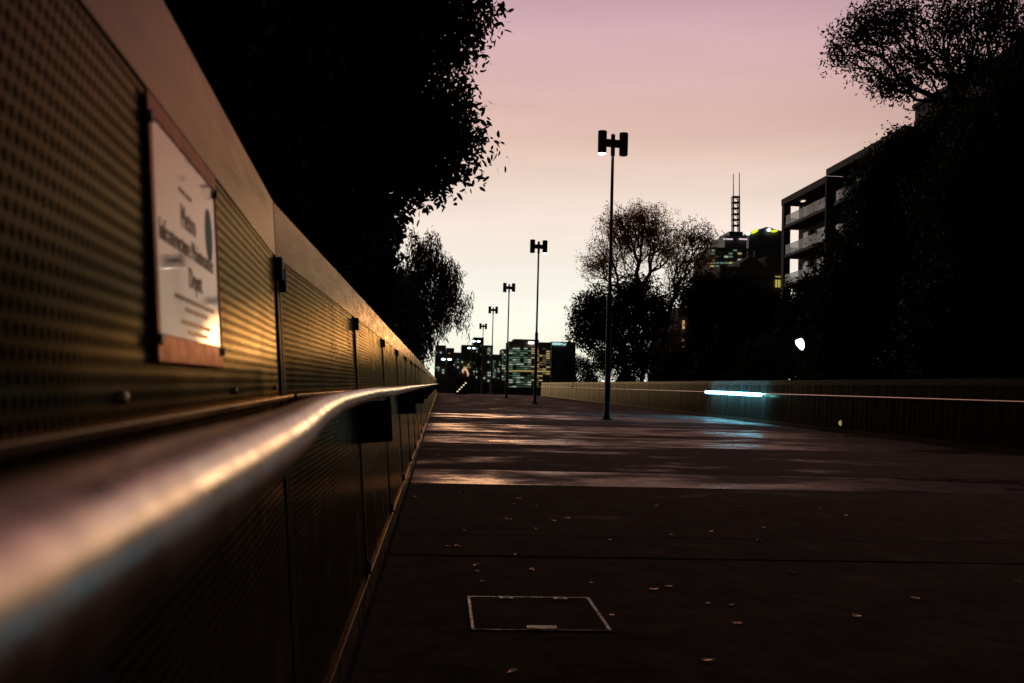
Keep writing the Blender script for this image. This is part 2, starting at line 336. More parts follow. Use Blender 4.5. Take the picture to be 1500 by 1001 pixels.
# handrail: one bent tube
rz = 1.05
def railpt(P, t): return Vector(P) + Vector((t.y, -t.x, 0)) * .155 + Vector((-LEAN * rz, 0, rz))
pts = [railpt(K - TN * s, TN) for s in (4.9, 3.6, 2.6, 2.2, 1.8, 1.4, 1.0, .7, .45)]
pts += [railpt(K + TF * s, TF) for s in (.45, .8, 1.4, 2.2, 3.2, 4.5, 6, 8, 11, 15, 20, 30, 45, 65, 85, 108.5)]
pts = [p + Vector((.002 * sin(i * 2.1), 0, .0016 * sin(i * 1.3))) for i, p in enumerate(pts)]
def smooth(pts, n=4):
    out = []
    for i in range(len(pts) - 1):
        p0, p1, p2, p3 = pts[max(i - 1, 0)], pts[i], pts[i + 1], pts[min(i + 2, len(pts) - 1)]
        for k in range(n):
            t = k / n
            out.append(.5 * ((2 * p1) + (p2 - p0) * t + (2 * p0 - 5 * p1 + 4 * p2 - p3) * t * t + (3 * p1 - p0 - 3 * p2 + p3) * t ** 3))
    return out + [pts[-1]]
MB().tube(smooth(pts, 2), .025, 28).build('handrail', RAIL, lf)
# round bolt heads under the ledge near the notice
bolt_me = MB().lathe([(.007, 0), (.0068, .003), (.005, .006), (.0015, .007)], 14).mesh('bolt', RAIL)
mN = frame(K - TN * BAY, TN, -1, LEAN)
for sx in (.74, 1.55, 2.3): link('bolt', bolt_me, None, lf, mN @ Matrix.Translation((sx, -.0005, 1.082)) @ Matrix.Rotation(pi / 2, 4, 'X'))

rf = empty('balustrade', label='low steel balustrade with thin bright handrail and white light streak along the hedge', cat='balustrade')
for i in range(46):
    m = frame((11.27, 0.5 + BAY * (i + 1), 0), (0, -1, 0), -1, .03)
    link('panel', plain_me, None, rf, m @ Matrix.Translation((GAP, rnd.uniform(-.003, .003), 0)) @ Matrix.Rotation(rnd.uniform(-.008, .008), 4, 'Z') @ Matrix.Diagonal((1, 1, .953, 1)))
    link('cap_band', cap_me, None, rf, m @ Matrix.Diagonal((1, 1, .953, 1)))
    link('base_strip', kerb_me, None, rf, m)
    link('post', post_me, None, rf, m @ Matrix.Diagonal((1, 1, .953, 1)))
MB().tube([(11.27 - .14, y, 1.04) for y in (-.5, 10, 20, 30, 40, 60, 80, 100, 114)], .022, 12).build('handrail', RAIL, rf)

# ------------------------------------------------------------------ notice on the near panel
FRM = gloss('red_brown_frame', (.22, .09, .05), (.58, .29, .20), 1.36, .2, .35, 20); PAPER = gloss('glazed_notice_paper', (.62, .56, .52), (1, .72, .56), 1.38, .03, .07, 3, None, (4, .02, .01), .04)
INK = gloss('brown_ink', (.22, .15, .115), (.72, .50, .38), 1.32, .25, .3); BLUE = gloss('dark_blue_green_print', (.012, .03, .04), (.22, .26, .27), 1.2, .25, .3)
mS = mN @ Matrix.Translation((BAY - (2.74 - 1.165) - .012, 0, 0))
sg = empty('framed_notice', label='framed paper notice with dark oval emblem fixed to the perforated panel', cat='sign')
SW, SZ0, SZ1 = .50, 1.118, 1.424
f_ = MB(); f_.box(0, SW, -.007, -.003, SZ0, SZ0 + .034, .002); f_.box(0, SW, -.007, -.003, SZ1 - .026, SZ1, .002)
f_.box(0, .020, -.0073, -.0033, SZ0 + .034, SZ1 - .026, .002); f_.box(SW - .012, SW, -.0073, -.0033, SZ0 + .034, SZ1 - .026, .002)
f_.build('frame', FRM, sg, mS)
MB().box(.020, SW - .012, -.0055, -.0025, SZ0 + .034, SZ1 - .026).build('paper', PAPER, sg, mS)
for sx in (.008, SW - .008):
    for sz in (SZ0 + .026, SZ1 - .03):
        MB().box(sx - .007, sx + .007, -.0105, -.0075, sz - .007, sz + .007, .002).build('fixing', CLIP, sg, mS)
def text(s, x, z, size, m, name='lettering', parent=sg, mtx=mS, y=-.0060, align='LEFT', ext=.0002):
    c = bpy.data.curves.new(name, 'FONT'); c.body = s; c.size = size; c.align_x = align; c.extrude = ext
    o = bpy.data.objects.new(name, c); COL.objects.link(o)
    bpy.context.view_layer.update()
    me = bpy.data.meshes.new_from_object(o.evaluated_get(bpy.context.evaluated_depsgraph_get()))
    bpy.data.objects.remove(o); me.materials.clear(); me.materials.append(m)
    return link(name, me, None, parent, mtx @ Matrix.Translation((x, y, z)) @ Matrix.Rotation(pi / 2, 4, 'X'))
text('Metro', .185, 1.297, .044, INK); text('Infrastructure Maintenance', .040, 1.262, .037, INK); text('Depot', .225, 1.222, .040, INK)
for x0, x1, z in ((.18, .27, 1.345), (.12, .43, 1.203), (.19, .37, 1.190), (.16, .39, 1.173), (.2, .36, 1.161)):
    x = x0
    while x < x1 - .004:
        w = rnd.uniform(.012, .03); MB().box(x, min(x + w, x1), -.0061, -.0056, z - .0028, z + .0028).build('small_print', INK, sg, mS); x += w + .006
el_ = MB(); n = 28
el_.add([(.415 + .032 * cos(2 * pi * k / n), -.0061, 1.318 + .040 * sin(2 * pi * k / n)) for k in range(n)], [tuple(range(n))])
el_.build('emblem', BLUE, sg, mS)

# ------------------------------------------------------------------ access cover, drain details, leaves
BRASS = mat('worn_brass_edge', (.34, .22, .11), .42, 1, noise=(11, .03, 1.25), rn=(60, .3, .7)); COVER = mat('cover_infill', (.045, .04, .034), .7, noise=(25, .7, 1.3), bump=(120, .4, .003))
ac = empty('access_cover', (.17, 4.62, 0), label='rectangular access cover with brass edges set in the paving', cat='cover')
w, d = .635, .72
for nm, b in (('edge', (0, w, d - .014, d)), ('edge', (0, w, 0, .007)), ('edge', (0, .014, .007, d - .014)), ('edge', (w - .016, w, .007, d - .014))):
    MB().box(b[0], b[1], b[2], b[3], -.02, .0085, .001).build(nm, BRASS, ac)
MB().box(.016, w - .018, .009, d - .016, -.02, .005, .001).build('infill', DRY, ac)
for hx in (.16, .44):
    h = MB(); h.box(hx, hx + .075, d - .07, d - .016, .0052, .013, .002); hh = h.build('hinge', BRASS, ac)
    MB().box(hx + .02, hx + .055, d - .052, d - .034, .0132, .0150, .001).build('hinge_slot', CLIP, hh)
MB().box(.25, .39, .012, .075, .0052, .012, .003).build('lifting_handle', BRASS, ac)
def leaf_mesh(k):
    q = random.Random(k); m = MB(); v = []; n = 7
    for i in range(n):
        t = i / (n - 1); wd = .34 * sin(pi * min(t * .92 + .04, 1)) * (1 + .25 * q.uniform(-1, 1)); cz = .16 * (t - .5) ** 2 * 4 * q.uniform(.3, 1) + .01
        v += [(t - .5, -wd, cz + .09), (t - .5, 0, cz), (t - .5, wd, cz + .07 * q.uniform(0, 2))]
    f = [(3 * i + j, 3 * i + j + 1, 3 * i + j + 4, 3 * i + j + 3) for i in range(n - 1) for j in (0, 1)]
    return m.add(v, f, True).mesh('fallen_leaf', FALLEN)
lmes = [leaf_mesh(k) for k in range(5)]
spots = [(670, 802), (758, 815), (745, 762), (832, 760), (783, 776), (893, 792), (655, 802), (722, 722), (742, 719), (812, 764), (980, 861), (1036, 885), (1072, 888), (1118, 774), (1340, 878), (1035, 970), (785, 742), (866, 855), (640, 690), (1112, 793), (708, 853), (1160, 840), (1255, 905), (905, 775), (960, 742), (1080, 915), (700, 838), (780, 836)]
lp = []
for px, py in spots:
    dd = FWD + RT * ((px - 750) / 1500) - UP * ((py - 500.5) / 1500); t = -EYE.z / dd.z; q = EYE + dd * t; lp.append((q.x, q.y))
for _ in range(70): lp.append((rnd.uniform(-.2, 7) if rnd.random() < .7 else rnd.uniform(-.28, .3), 3.2 + 22 * rnd.random() ** 1.5))
for x, y in lp:
    o = link('fallen_leaf', lmes[rnd.randrange(5)]); s = rnd.uniform(.03, .062)
    o.location = (x, y, .004 + .001); o.scale = (s * 1.5, s, s); o.rotation_euler = (rnd.uniform(-.12, .12), rnd.uniform(-.12, .12), rnd.uniform(0, 6.28))
    tag(o, 'small curled tan leaf lying on the dark paving', 'leaf', 'fallen leaves on the path')

# ------------------------------------------------------------------ lamp posts
def lamp_post(loc, lit, rz, label, lean=0):
    t = empty('lamp_post', loc, rz, label=label, cat='lamp post', group='double lamp posts along the path')
    MB().lathe([(.21, 0), (.21, .03), (.20, .035), (.13, .04), (.125, .16), (.10, .19), (.095, 4.3), (.09, 4.36), (.06, 4.42), (.052, 9.25)], 20).build('pole', POLE, t)
    for k in range(4):
        a_ = pi / 4 + k * pi / 2; MB().lathe([(.022, .034), (.022, .06), (.012, .07)], 8, (.165 * cos(a_), .165 * sin(a_), 0)).build('anchor_bolt', POSTM, t)
    MB().lathe([(.075, 9.24), (.075, 9.97), (.06, 10.0)], 16).build('arm_collar', POLE, t)
    MB().box(-.36, .36, -.09, .09, 9.55, 9.80, .01).build('cross_arm', POLE, t)
    for s in (-1, 1):
        h = MB().lathe([(.13, 9.28), (.155, 9.285), (.158, 10.06), (.14, 10.08)], 24, (s * .40, 0, 0)).build('lamp_head', POLE, t)
        on = s == lit
        MB().lathe([(.02, 9.255), (.10, 9.262), (.145, 9.282)], 24, (s * .40, 0, 0)).build('lens', LAMPON if on else LAMPOFF, h)
    return t
LX = 5.8
lab = ['double headed lamp post with only its left head lit', 'double headed lamp post with its right head lit before the green lit offices',
       'third lamp post along the row counting from the access cover', 'fourth lamp post along the row counting from the access cover', 'last lamp post at the far end of the row']
for k in range(5):
    y = 35.3 + 27.2 * k
    lamp_post((LX, y, zroad(y)), (-1, 1, 1, 0, 0)[k], radians(12), lab[k])

# light trail of a moving bike, built as an added glowing tube with mounts
lt = empty('light_streak', (11.05, 38.4, 0), label='long white light streak along the far handrail built as a glowing tube', cat='light')
MB().tube([(0, -3.75, 1.0), (0, -3.6, 1.0), (.0, 3.6, 1.035), (0, 3.75, 1.035)], [.03, .06, .06, .03], 14).build('tube', STREAK, lt)
for s in (-3.4, 0, 3.4): MB().box(.03, .2, s - .03, s + .03, .93, .97, .004).build('added_mount', BRKT, lt)
mk = empty('marker_light', tuple(atx(1232, 620, 11.2)), label='small dull yellow marker light low on the steel balustrade', cat='light')
MB().lathe([(.075, 0), (.07, .03), (.045, .055), (.01, .065)], 16).build('lens', emat('dim_yellow_lens', (.9, .7, .2), .35), mk, Matrix.Rotation(-pi / 2, 4, 'Y'))
MB().box(-.01, .02, -.09, .09, -.09, .09, .006).build('back_plate', BRKT, mk)

# ------------------------------------------------------------------ trees
def grow(base, trunk_top, lobes, ntar, seed, seg=.6, shell=.55):
    g = np.random.default_rng(seed); base = np.array(base, float); top = np.array(trunk_top, float)
    P = [base]; par = [-1]; nseg = 6
    for k in range(1, nseg + 1):
        t = k / nseg; P.append(base + (top - base) * t + g.normal(0, .02 * np.linalg.norm(top - base), 3) * (1, 1, 0) * (k < nseg)); par.append(k - 1)
    C = np.array([l[0] for l in lobes], float); Rr = np.array([l[1] if hasattr(l[1], '__len__') else (l[1],) * 3 for l in lobes], float)
    wts = np.prod(Rr, 1) ** (2 / 3); wts /= wts.sum()
    idx = g.choice(len(lobes), ntar, p=wts); v = g.normal(size=(ntar, 3)); v /= np.linalg.norm(v, axis=1)[:, None]
    rad = (shell + (1 - shell) * g.random(ntar)) * np.where(g.random(ntar) < .75, 1, g.random(ntar))
    T = C[idx] + v * rad[:, None] * Rr[idx]
    order = np.argsort(np.linalg.norm(T - top, axis=1)); tips = []
    cap = ntar * 6 + 20; A = np.zeros((cap, 3)); A[:len(P)] = P; n = len(P); par = list(par); PL = np.zeros(cap)
    for q_ in range(1, n): PL[q_] = PL[q_ - 1] + np.linalg.norm(A[q_] - A[q_ - 1])
    lo = 3
    for j in order:
        q = T[j]; d = np.linalg.norm(A[lo:n] - q, axis=1) + .25 * np.maximum(0, A[lo:n, 2] - q[2]) + .55 * PL[lo:n]
        b = int(np.argmin(d)) + lo; D = q - A[b]; L = np.linalg.norm(D); k = int(min(4, max(1, L / seg)))
        s = A[b].copy(); prev = b
        for i in range(1, k + 1):
            t = i / k; p = s + D * t + g.normal(0, .03 * L, 3) * (i < k); p[2] += .06 * L * sin(pi * t)
            if n >= cap: break
            A[n] = p; PL[n] = PL[prev] + L / k; par.append(prev); prev = n; n += 1
        tips.append(prev)
    A = A[:n]; par = np.array(par); cnt = np.zeros(n); cnt[tips] = 1
    for i in range(n - 1, 0, -1): cnt[par[i]] += cnt[i]
    return A, par, np.maximum(cnt, 1), np.array(tips), g
def branch_mesh(A, par, cnt, rtip, expo=.47, rmax=9):
    r = np.minimum(rtip * cnt ** expo, rmax); e = np.arange(1, len(A)); a0, a1 = A[par[e]], A[e]; r0, r1 = np.minimum(r[par[e]], r[e] * 1.5), r[e]
    d = a1 - a0; L = np.linalg.norm(d, axis=1); ok = L > 1e-5; a0, a1, r0, r1, d = a0[ok], a1[ok], r0[ok], r1[ok], d[ok] / L[ok][:, None]
    ref = np.where(np.abs(d[:, 2:3]) < .9, [[0, 0, 1.]], [[1., 0, 0]]); u = np.cross(d, ref); u /= np.linalg.norm(u, axis=1)[:, None]; w = np.cross(d, u)
    n = 5; V = []
    for a_, r_ in ((a0 - d * r0[:, None] * .3, r0), (a1 + d * r1[:, None] * .3, r1)):
        for k in range(n):
            an = 2 * pi * k / n; V.append(a_ + (u * cos(an) + w * sin(an)) * r_[:, None])
    V = np.stack(V, 1); F = np.array([(k, (k + 1) % n, n + (k + 1) % n, n + k) for k in range(n)])
    F = (F[None] + 2 * n * np.arange(len(V))[:, None, None]).reshape(-1, 4)
    return mesh_np('trunk', V.reshape(-1, 3), F, BARK, True)
def leaf_np(C, D, L, Wd, g, mat_, fine=False):
    n = len(C); D = D / np.linalg.norm(D, axis=1)[:, None]; ref = g.normal(size=(n, 3)); s = np.cross(D, ref); s /= np.linalg.norm(s, axis=1)[:, None]; nn = np.cross(D, s)
    L = L[:, None]; Wd = Wd[:, None]
    if fine:
        V = np.stack([C, C + .3 * L * D + .46 * Wd * s + .03 * L * nn, C + .68 * L * D + .42 * Wd * s, C + L * D - .08 * L * nn, C + .68 * L * D - .42 * Wd * s, C + .3 * L * D - .46 * Wd * s + .03 * L * nn], 1)
        F = np.array([(0, 1, 2, 5), (2, 3, 4, 5)]); k = 6
    else:
        V = np.stack([C, C + .45 * L * D + .5 * Wd * s, C + L * D - .06 * L * nn, C + .45 * L * D - .5 * Wd * s], 1); F = np.array([(0, 1, 2, 3)]); k = 4
    F = (F[None] + k * np.arange(n)[:, None, None]).reshape(-1, 4)
    return mesh_np('crown', V.reshape(-1, 3), F, mat_)
def tree(name, label, cat, base, top, lobes, ntar, nl, ll, spread, mat_, seed, rtip=.012, droop=0, fine=False, group=None, aspect=.42, expo=.47, fill=0, shell=.55, seg=.6, rmax=9):
    A, par, cnt, tips, g = grow(base, top, lobes, ntar, seed, seg, shell)
    root = empty(name, tuple(base), label=label, cat=cat, group=group)
    off = np.array(base)
    link('trunk', branch_mesh(A - off, par, cnt, rtip, expo, rmax), None, root)
    T = A[tips]
    if droop:      # hanging strands of narrow leaves
        ns = max(1, nl // 14); P0 = np.repeat(T, ns, 0) + g.normal(0, spread, (len(T) * ns, 3)); ln = droop * (.35 + g.random(len(P0)))
        st = 14; tt = (np.arange(st) + .5) / st
        Cc = P0[:, None, :] - np.stack([g.normal(0, .05, (len(P0), 1)) * tt, g.normal(0, .05, (len(P0), 1)) * tt, ln[:, None] * tt[None]], 2)
        Cc = Cc.reshape(-1, 3); Cc += g.normal(0, .05, Cc.shape); D = g.normal(0, .45, Cc.shape); D[:, 2] -= 1
    else:
        per = np.maximum(1, g.poisson(nl, len(T))); Cc = np.repeat(T, per, 0); Cc = Cc + np.clip(g.normal(0, 1, Cc.shape), -1.5, 1.5) * spread * (1, 1, .8)
        D = g.normal(0, 1, Cc.shape); D[:, 2] -= .35
    if fill:       # inner foliage through the crown volume
        C0 = np.array([l[0] for l in lobes], float); Rr = np.array([l[1] if hasattr(l[1], '__len__') else (l[1],) * 3 for l in lobes], float); w_ = np.prod(Rr, 1) ** (2 / 3); w_ /= w_.sum()
        ii = g.choice(len(lobes), fill, p=w_); v = g.normal(size=(fill, 3)); v /= np.linalg.norm(v, axis=1)[:, None]
        ex = C0[ii] + v * (g.random(fill) ** .4 * .93)[:, None] * Rr[ii]; Cc = np.vstack([Cc, ex]); dd = g.normal(0, 1, ex.shape); dd[:, 2] -= .35; D = np.vstack([D, dd])
    L = ll * (.6 + .7 * g.random(len(Cc)))
    keep = Cc[:, 2] > GZ + .05; Cc, D, L = Cc[keep], D[keep], L[keep]
    link('crown', leaf_np(Cc - off, D, L, L * aspect, g, mat_, fine), None, root)
    return root
def lob(Y, *items):
    out = []
    for it in items:
        px, py, rr = it[:3]; y = Y + (it[3] if len(it) > 3 else 0); c = at(px, py, y); k = rr * y / 1500
        out.append((tuple(c), (k, k * 1.05, k)))
    return out
def gpt(px, Y): p = at(px, 560, Y); return (p.x, Y, GZ)

# big fig hanging over the left fence
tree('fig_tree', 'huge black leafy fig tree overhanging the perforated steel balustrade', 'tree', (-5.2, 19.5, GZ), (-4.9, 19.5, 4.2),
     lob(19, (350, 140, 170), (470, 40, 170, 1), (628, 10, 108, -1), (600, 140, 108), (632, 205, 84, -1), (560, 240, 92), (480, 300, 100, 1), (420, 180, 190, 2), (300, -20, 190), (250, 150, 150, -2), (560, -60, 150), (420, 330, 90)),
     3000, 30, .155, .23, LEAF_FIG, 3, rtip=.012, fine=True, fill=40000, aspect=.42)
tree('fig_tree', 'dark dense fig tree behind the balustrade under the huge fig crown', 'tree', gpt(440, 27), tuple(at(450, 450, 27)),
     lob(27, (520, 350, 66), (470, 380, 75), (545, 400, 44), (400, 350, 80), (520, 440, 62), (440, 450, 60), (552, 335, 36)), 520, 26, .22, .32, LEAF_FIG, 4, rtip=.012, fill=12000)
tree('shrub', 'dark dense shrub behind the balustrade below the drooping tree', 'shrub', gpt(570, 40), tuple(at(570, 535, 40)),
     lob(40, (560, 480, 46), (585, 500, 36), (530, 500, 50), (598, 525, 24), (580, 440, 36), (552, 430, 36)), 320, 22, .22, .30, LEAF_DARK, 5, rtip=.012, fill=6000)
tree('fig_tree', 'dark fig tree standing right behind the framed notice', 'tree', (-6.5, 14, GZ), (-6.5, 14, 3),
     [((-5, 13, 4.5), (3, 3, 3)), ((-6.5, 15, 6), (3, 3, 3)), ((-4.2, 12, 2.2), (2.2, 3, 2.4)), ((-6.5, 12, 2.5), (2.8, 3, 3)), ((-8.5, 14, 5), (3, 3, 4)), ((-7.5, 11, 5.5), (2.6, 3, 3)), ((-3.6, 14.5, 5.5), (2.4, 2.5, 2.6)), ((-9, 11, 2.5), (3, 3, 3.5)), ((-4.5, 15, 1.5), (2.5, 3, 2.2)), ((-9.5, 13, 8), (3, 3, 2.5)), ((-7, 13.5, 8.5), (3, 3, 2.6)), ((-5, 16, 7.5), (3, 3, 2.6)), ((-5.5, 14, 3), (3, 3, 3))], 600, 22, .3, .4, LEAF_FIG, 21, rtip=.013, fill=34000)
for k, (x, y, rr) in enumerate(((-13, 40, 6.5), (-16, 58, 7), (-14, 76, 6.5), (-17, 94, 7), (-15, 112, 7), (-19, 132, 8))):  # unseen tree row, added to darken reflections in the right balustrade
    tree('broadleaf_tree', ['added unseen broad dark tree next to the huge fig', 'added unseen broad dark tree beside the drooping tree', 'added unseen broad dark tree past the drooping tree', 'added unseen broad dark tree in line with the third lamp post', 'added unseen broad dark tree level with the curved stair balustrade', 'added unseen broad dark tree past the end of the path'][k], 'tree', (x, y, GZ), (x, y, 3),
         [((x, y, 5.5), (rr * .75, rr, 4.5)), ((x + 2, y - 3, 4), (rr * .5, rr * .6, 4)), ((x - 1, y + 4, 4.5), (rr * .6, rr * .6, 4)), ((x, y, 2), (rr * .6, rr, 3))], 350, 18, .45, .6, LEAF_DARK, 50 + k, rtip=.014, fill=5000, group='unseen broad dark trees behind the leaning balustrade')
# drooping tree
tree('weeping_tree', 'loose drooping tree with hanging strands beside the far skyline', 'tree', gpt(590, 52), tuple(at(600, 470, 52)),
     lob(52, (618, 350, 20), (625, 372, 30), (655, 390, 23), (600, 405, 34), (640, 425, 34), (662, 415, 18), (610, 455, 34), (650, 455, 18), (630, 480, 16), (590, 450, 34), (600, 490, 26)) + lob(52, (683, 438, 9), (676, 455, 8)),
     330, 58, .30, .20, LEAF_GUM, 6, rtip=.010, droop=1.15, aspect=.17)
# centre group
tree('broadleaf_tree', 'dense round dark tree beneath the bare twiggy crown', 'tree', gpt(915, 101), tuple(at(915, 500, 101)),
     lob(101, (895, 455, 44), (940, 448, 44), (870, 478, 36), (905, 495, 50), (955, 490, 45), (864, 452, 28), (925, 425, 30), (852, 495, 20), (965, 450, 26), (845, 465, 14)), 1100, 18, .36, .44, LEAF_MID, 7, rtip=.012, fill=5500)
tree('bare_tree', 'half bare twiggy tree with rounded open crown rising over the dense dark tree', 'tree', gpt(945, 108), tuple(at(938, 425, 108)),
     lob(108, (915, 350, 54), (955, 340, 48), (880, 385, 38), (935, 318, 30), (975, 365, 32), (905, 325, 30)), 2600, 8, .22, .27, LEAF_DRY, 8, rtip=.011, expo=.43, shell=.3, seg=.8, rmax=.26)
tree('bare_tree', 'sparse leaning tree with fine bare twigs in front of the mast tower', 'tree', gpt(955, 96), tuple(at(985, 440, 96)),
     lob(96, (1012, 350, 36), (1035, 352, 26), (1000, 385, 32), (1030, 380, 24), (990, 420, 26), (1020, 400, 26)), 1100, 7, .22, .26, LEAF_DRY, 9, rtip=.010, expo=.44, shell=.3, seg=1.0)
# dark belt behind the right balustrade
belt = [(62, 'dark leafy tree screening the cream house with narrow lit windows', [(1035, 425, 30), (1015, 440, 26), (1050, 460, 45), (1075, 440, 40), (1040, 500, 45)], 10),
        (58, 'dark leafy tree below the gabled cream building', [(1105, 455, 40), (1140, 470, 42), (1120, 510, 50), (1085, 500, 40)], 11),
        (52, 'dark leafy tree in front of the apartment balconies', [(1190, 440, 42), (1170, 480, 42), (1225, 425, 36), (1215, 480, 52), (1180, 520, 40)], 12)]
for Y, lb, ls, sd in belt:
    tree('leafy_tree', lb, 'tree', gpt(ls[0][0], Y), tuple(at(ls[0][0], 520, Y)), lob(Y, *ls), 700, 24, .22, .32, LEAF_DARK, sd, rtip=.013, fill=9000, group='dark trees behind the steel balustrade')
hed = [(843, 112, 24, 'low dark hedge bush left of the dense round tree'), (890, 86, 30, 'dark hedge bush behind the tall lamp pole'), (950, 72, 32, 'dark hedge bush under the leaning sparse tree'), (1005, 64, 36, 'dark hedge bush below the narrow lit windows'), (1065, 57, 40, 'dark hedge bush behind the glowing light streak'), (1130, 50, 44, 'dark hedge bush left of the hidden white lamp')]
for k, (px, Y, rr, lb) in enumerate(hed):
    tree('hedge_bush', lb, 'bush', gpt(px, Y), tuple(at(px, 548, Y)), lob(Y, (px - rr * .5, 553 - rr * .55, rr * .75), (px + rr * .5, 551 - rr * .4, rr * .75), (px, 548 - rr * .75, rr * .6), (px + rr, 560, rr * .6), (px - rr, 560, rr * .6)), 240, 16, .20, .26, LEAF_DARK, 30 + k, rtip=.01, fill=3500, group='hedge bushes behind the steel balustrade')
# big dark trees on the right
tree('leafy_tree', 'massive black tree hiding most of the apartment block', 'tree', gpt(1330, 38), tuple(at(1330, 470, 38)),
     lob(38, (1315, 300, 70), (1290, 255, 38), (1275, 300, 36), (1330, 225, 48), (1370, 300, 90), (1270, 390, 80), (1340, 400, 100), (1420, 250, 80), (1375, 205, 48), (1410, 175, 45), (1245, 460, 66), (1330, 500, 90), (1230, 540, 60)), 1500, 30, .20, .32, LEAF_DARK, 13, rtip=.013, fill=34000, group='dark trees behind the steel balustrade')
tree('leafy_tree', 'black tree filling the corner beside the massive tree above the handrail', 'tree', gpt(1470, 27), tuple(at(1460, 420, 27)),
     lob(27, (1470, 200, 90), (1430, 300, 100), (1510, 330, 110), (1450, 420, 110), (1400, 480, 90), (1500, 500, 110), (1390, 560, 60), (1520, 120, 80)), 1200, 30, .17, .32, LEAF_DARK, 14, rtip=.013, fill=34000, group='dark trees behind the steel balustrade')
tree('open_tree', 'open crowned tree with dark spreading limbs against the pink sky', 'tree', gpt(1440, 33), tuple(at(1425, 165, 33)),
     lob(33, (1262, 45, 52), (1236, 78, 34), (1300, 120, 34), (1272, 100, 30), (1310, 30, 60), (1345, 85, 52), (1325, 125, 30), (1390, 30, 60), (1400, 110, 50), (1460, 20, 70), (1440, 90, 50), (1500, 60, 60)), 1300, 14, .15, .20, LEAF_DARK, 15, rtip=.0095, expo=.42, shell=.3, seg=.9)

# hidden white lamp between the trees
hl = at(1172, 503, 47)
sl_ = empty('street_lamp', (hl.x, hl.y, GZ), label='bright white street lamp half hidden among the dark trees', cat='street lamp')
MB().lathe([(.1, 0), (.07, 1), (.05, hl.z - GZ - .3)], 12).build('pole', POLE, sl_)
MB().lathe([(.03, -.34), (.10, -.28), (.19, .02), (.17, .16), (.06, .24)], 20).build('globe', FARLAMP, sl_, Matrix.Translation((0, 0, hl.z - GZ)) @ Matrix.Rotation(radians(-24), 4, 'Y'))
MB().lathe([(.20, .22), (.15, .30), (.03, .34)], 20).build('cap', POLE, sl_, Matrix.Translation((0, 0, hl.z - GZ)) @ Matrix.Rotation(radians(-24), 4, 'Y'))

# ------------------------------------------------------------------ apartment block
CONC = mat('apartment_render', (.17, .145, .125), .75, noise=(.4, .85, 1.1), bump=(6, .2, .02)); DARKW = mat('dark_window_glass', (.02, .022, .025), .08, spec=.8)
SOFF = mat('balcony_slab', (.22, .19, .16), .7, noise=(.8, .85, 1.1)); STEELD = mat('balcony_rail_metal', (.3, .3, .3), .35, 1)
GLS = bpy.data.materials.new('balcony_glass'); GLS.use_nodes = True; t = GLS.node_tree; b = t.nodes['Principled BSDF']
b.inputs['Base Color'].default_value = (.30, .34, .36, 1); b.inputs['Roughness'].default_value = .12; b.inputs['Alpha'].default_value = .55
WARM = emat('warm_lit_window', (1, .62, .22), 1.6); YELW = emat('yellow_lit_window', (.85, .75, .15), .5); COOLW = emat('cool_lit_window', (.55, .9, .75), .7); GOLDW = emat('gold_lit_window', (1, .62, .25), .55)
ap = empty('apartment_block', (35, 74, GZ), label='apartment block with open corner balconies and glass balustrades', cat='building')
AO = Matrix.Translation((-35, -74, -GZ))
def AB(name, m, *boxes, parent=ap, c=0):
    mb = MB()
    for bx in boxes: mb.box(*bx, c)
    return mb.build(name, m, parent, AO if parent is ap else Matrix())
AB('wall', CONC, (36.8, 52, 91.8, 103.9, GZ, 20.5), (36.4, 52, 75.5, 91.4, GZ, 21.1), (35.6, 52, 58, 75.2, GZ, 23.0))
AB('roof', CONC, (34.95, 52.1, 91.75, 104, 20.55, 21.2), (34.9, 52.1, 75.4, 91.45, 21.15, 21.75), (35.4, 52.2, 57.8, 75.3, 23.05, 23.3))
AB('corner_column', CONC, (35, 35.7, 103.2, 103.95, GZ, 20.53)); AB('pier', CONC, (34.95, 36.7, 91.45, 91.74, GZ, 21.1))
zs = [18.05, 15.0, 11.95, 8.9, 5.85, 2.8]
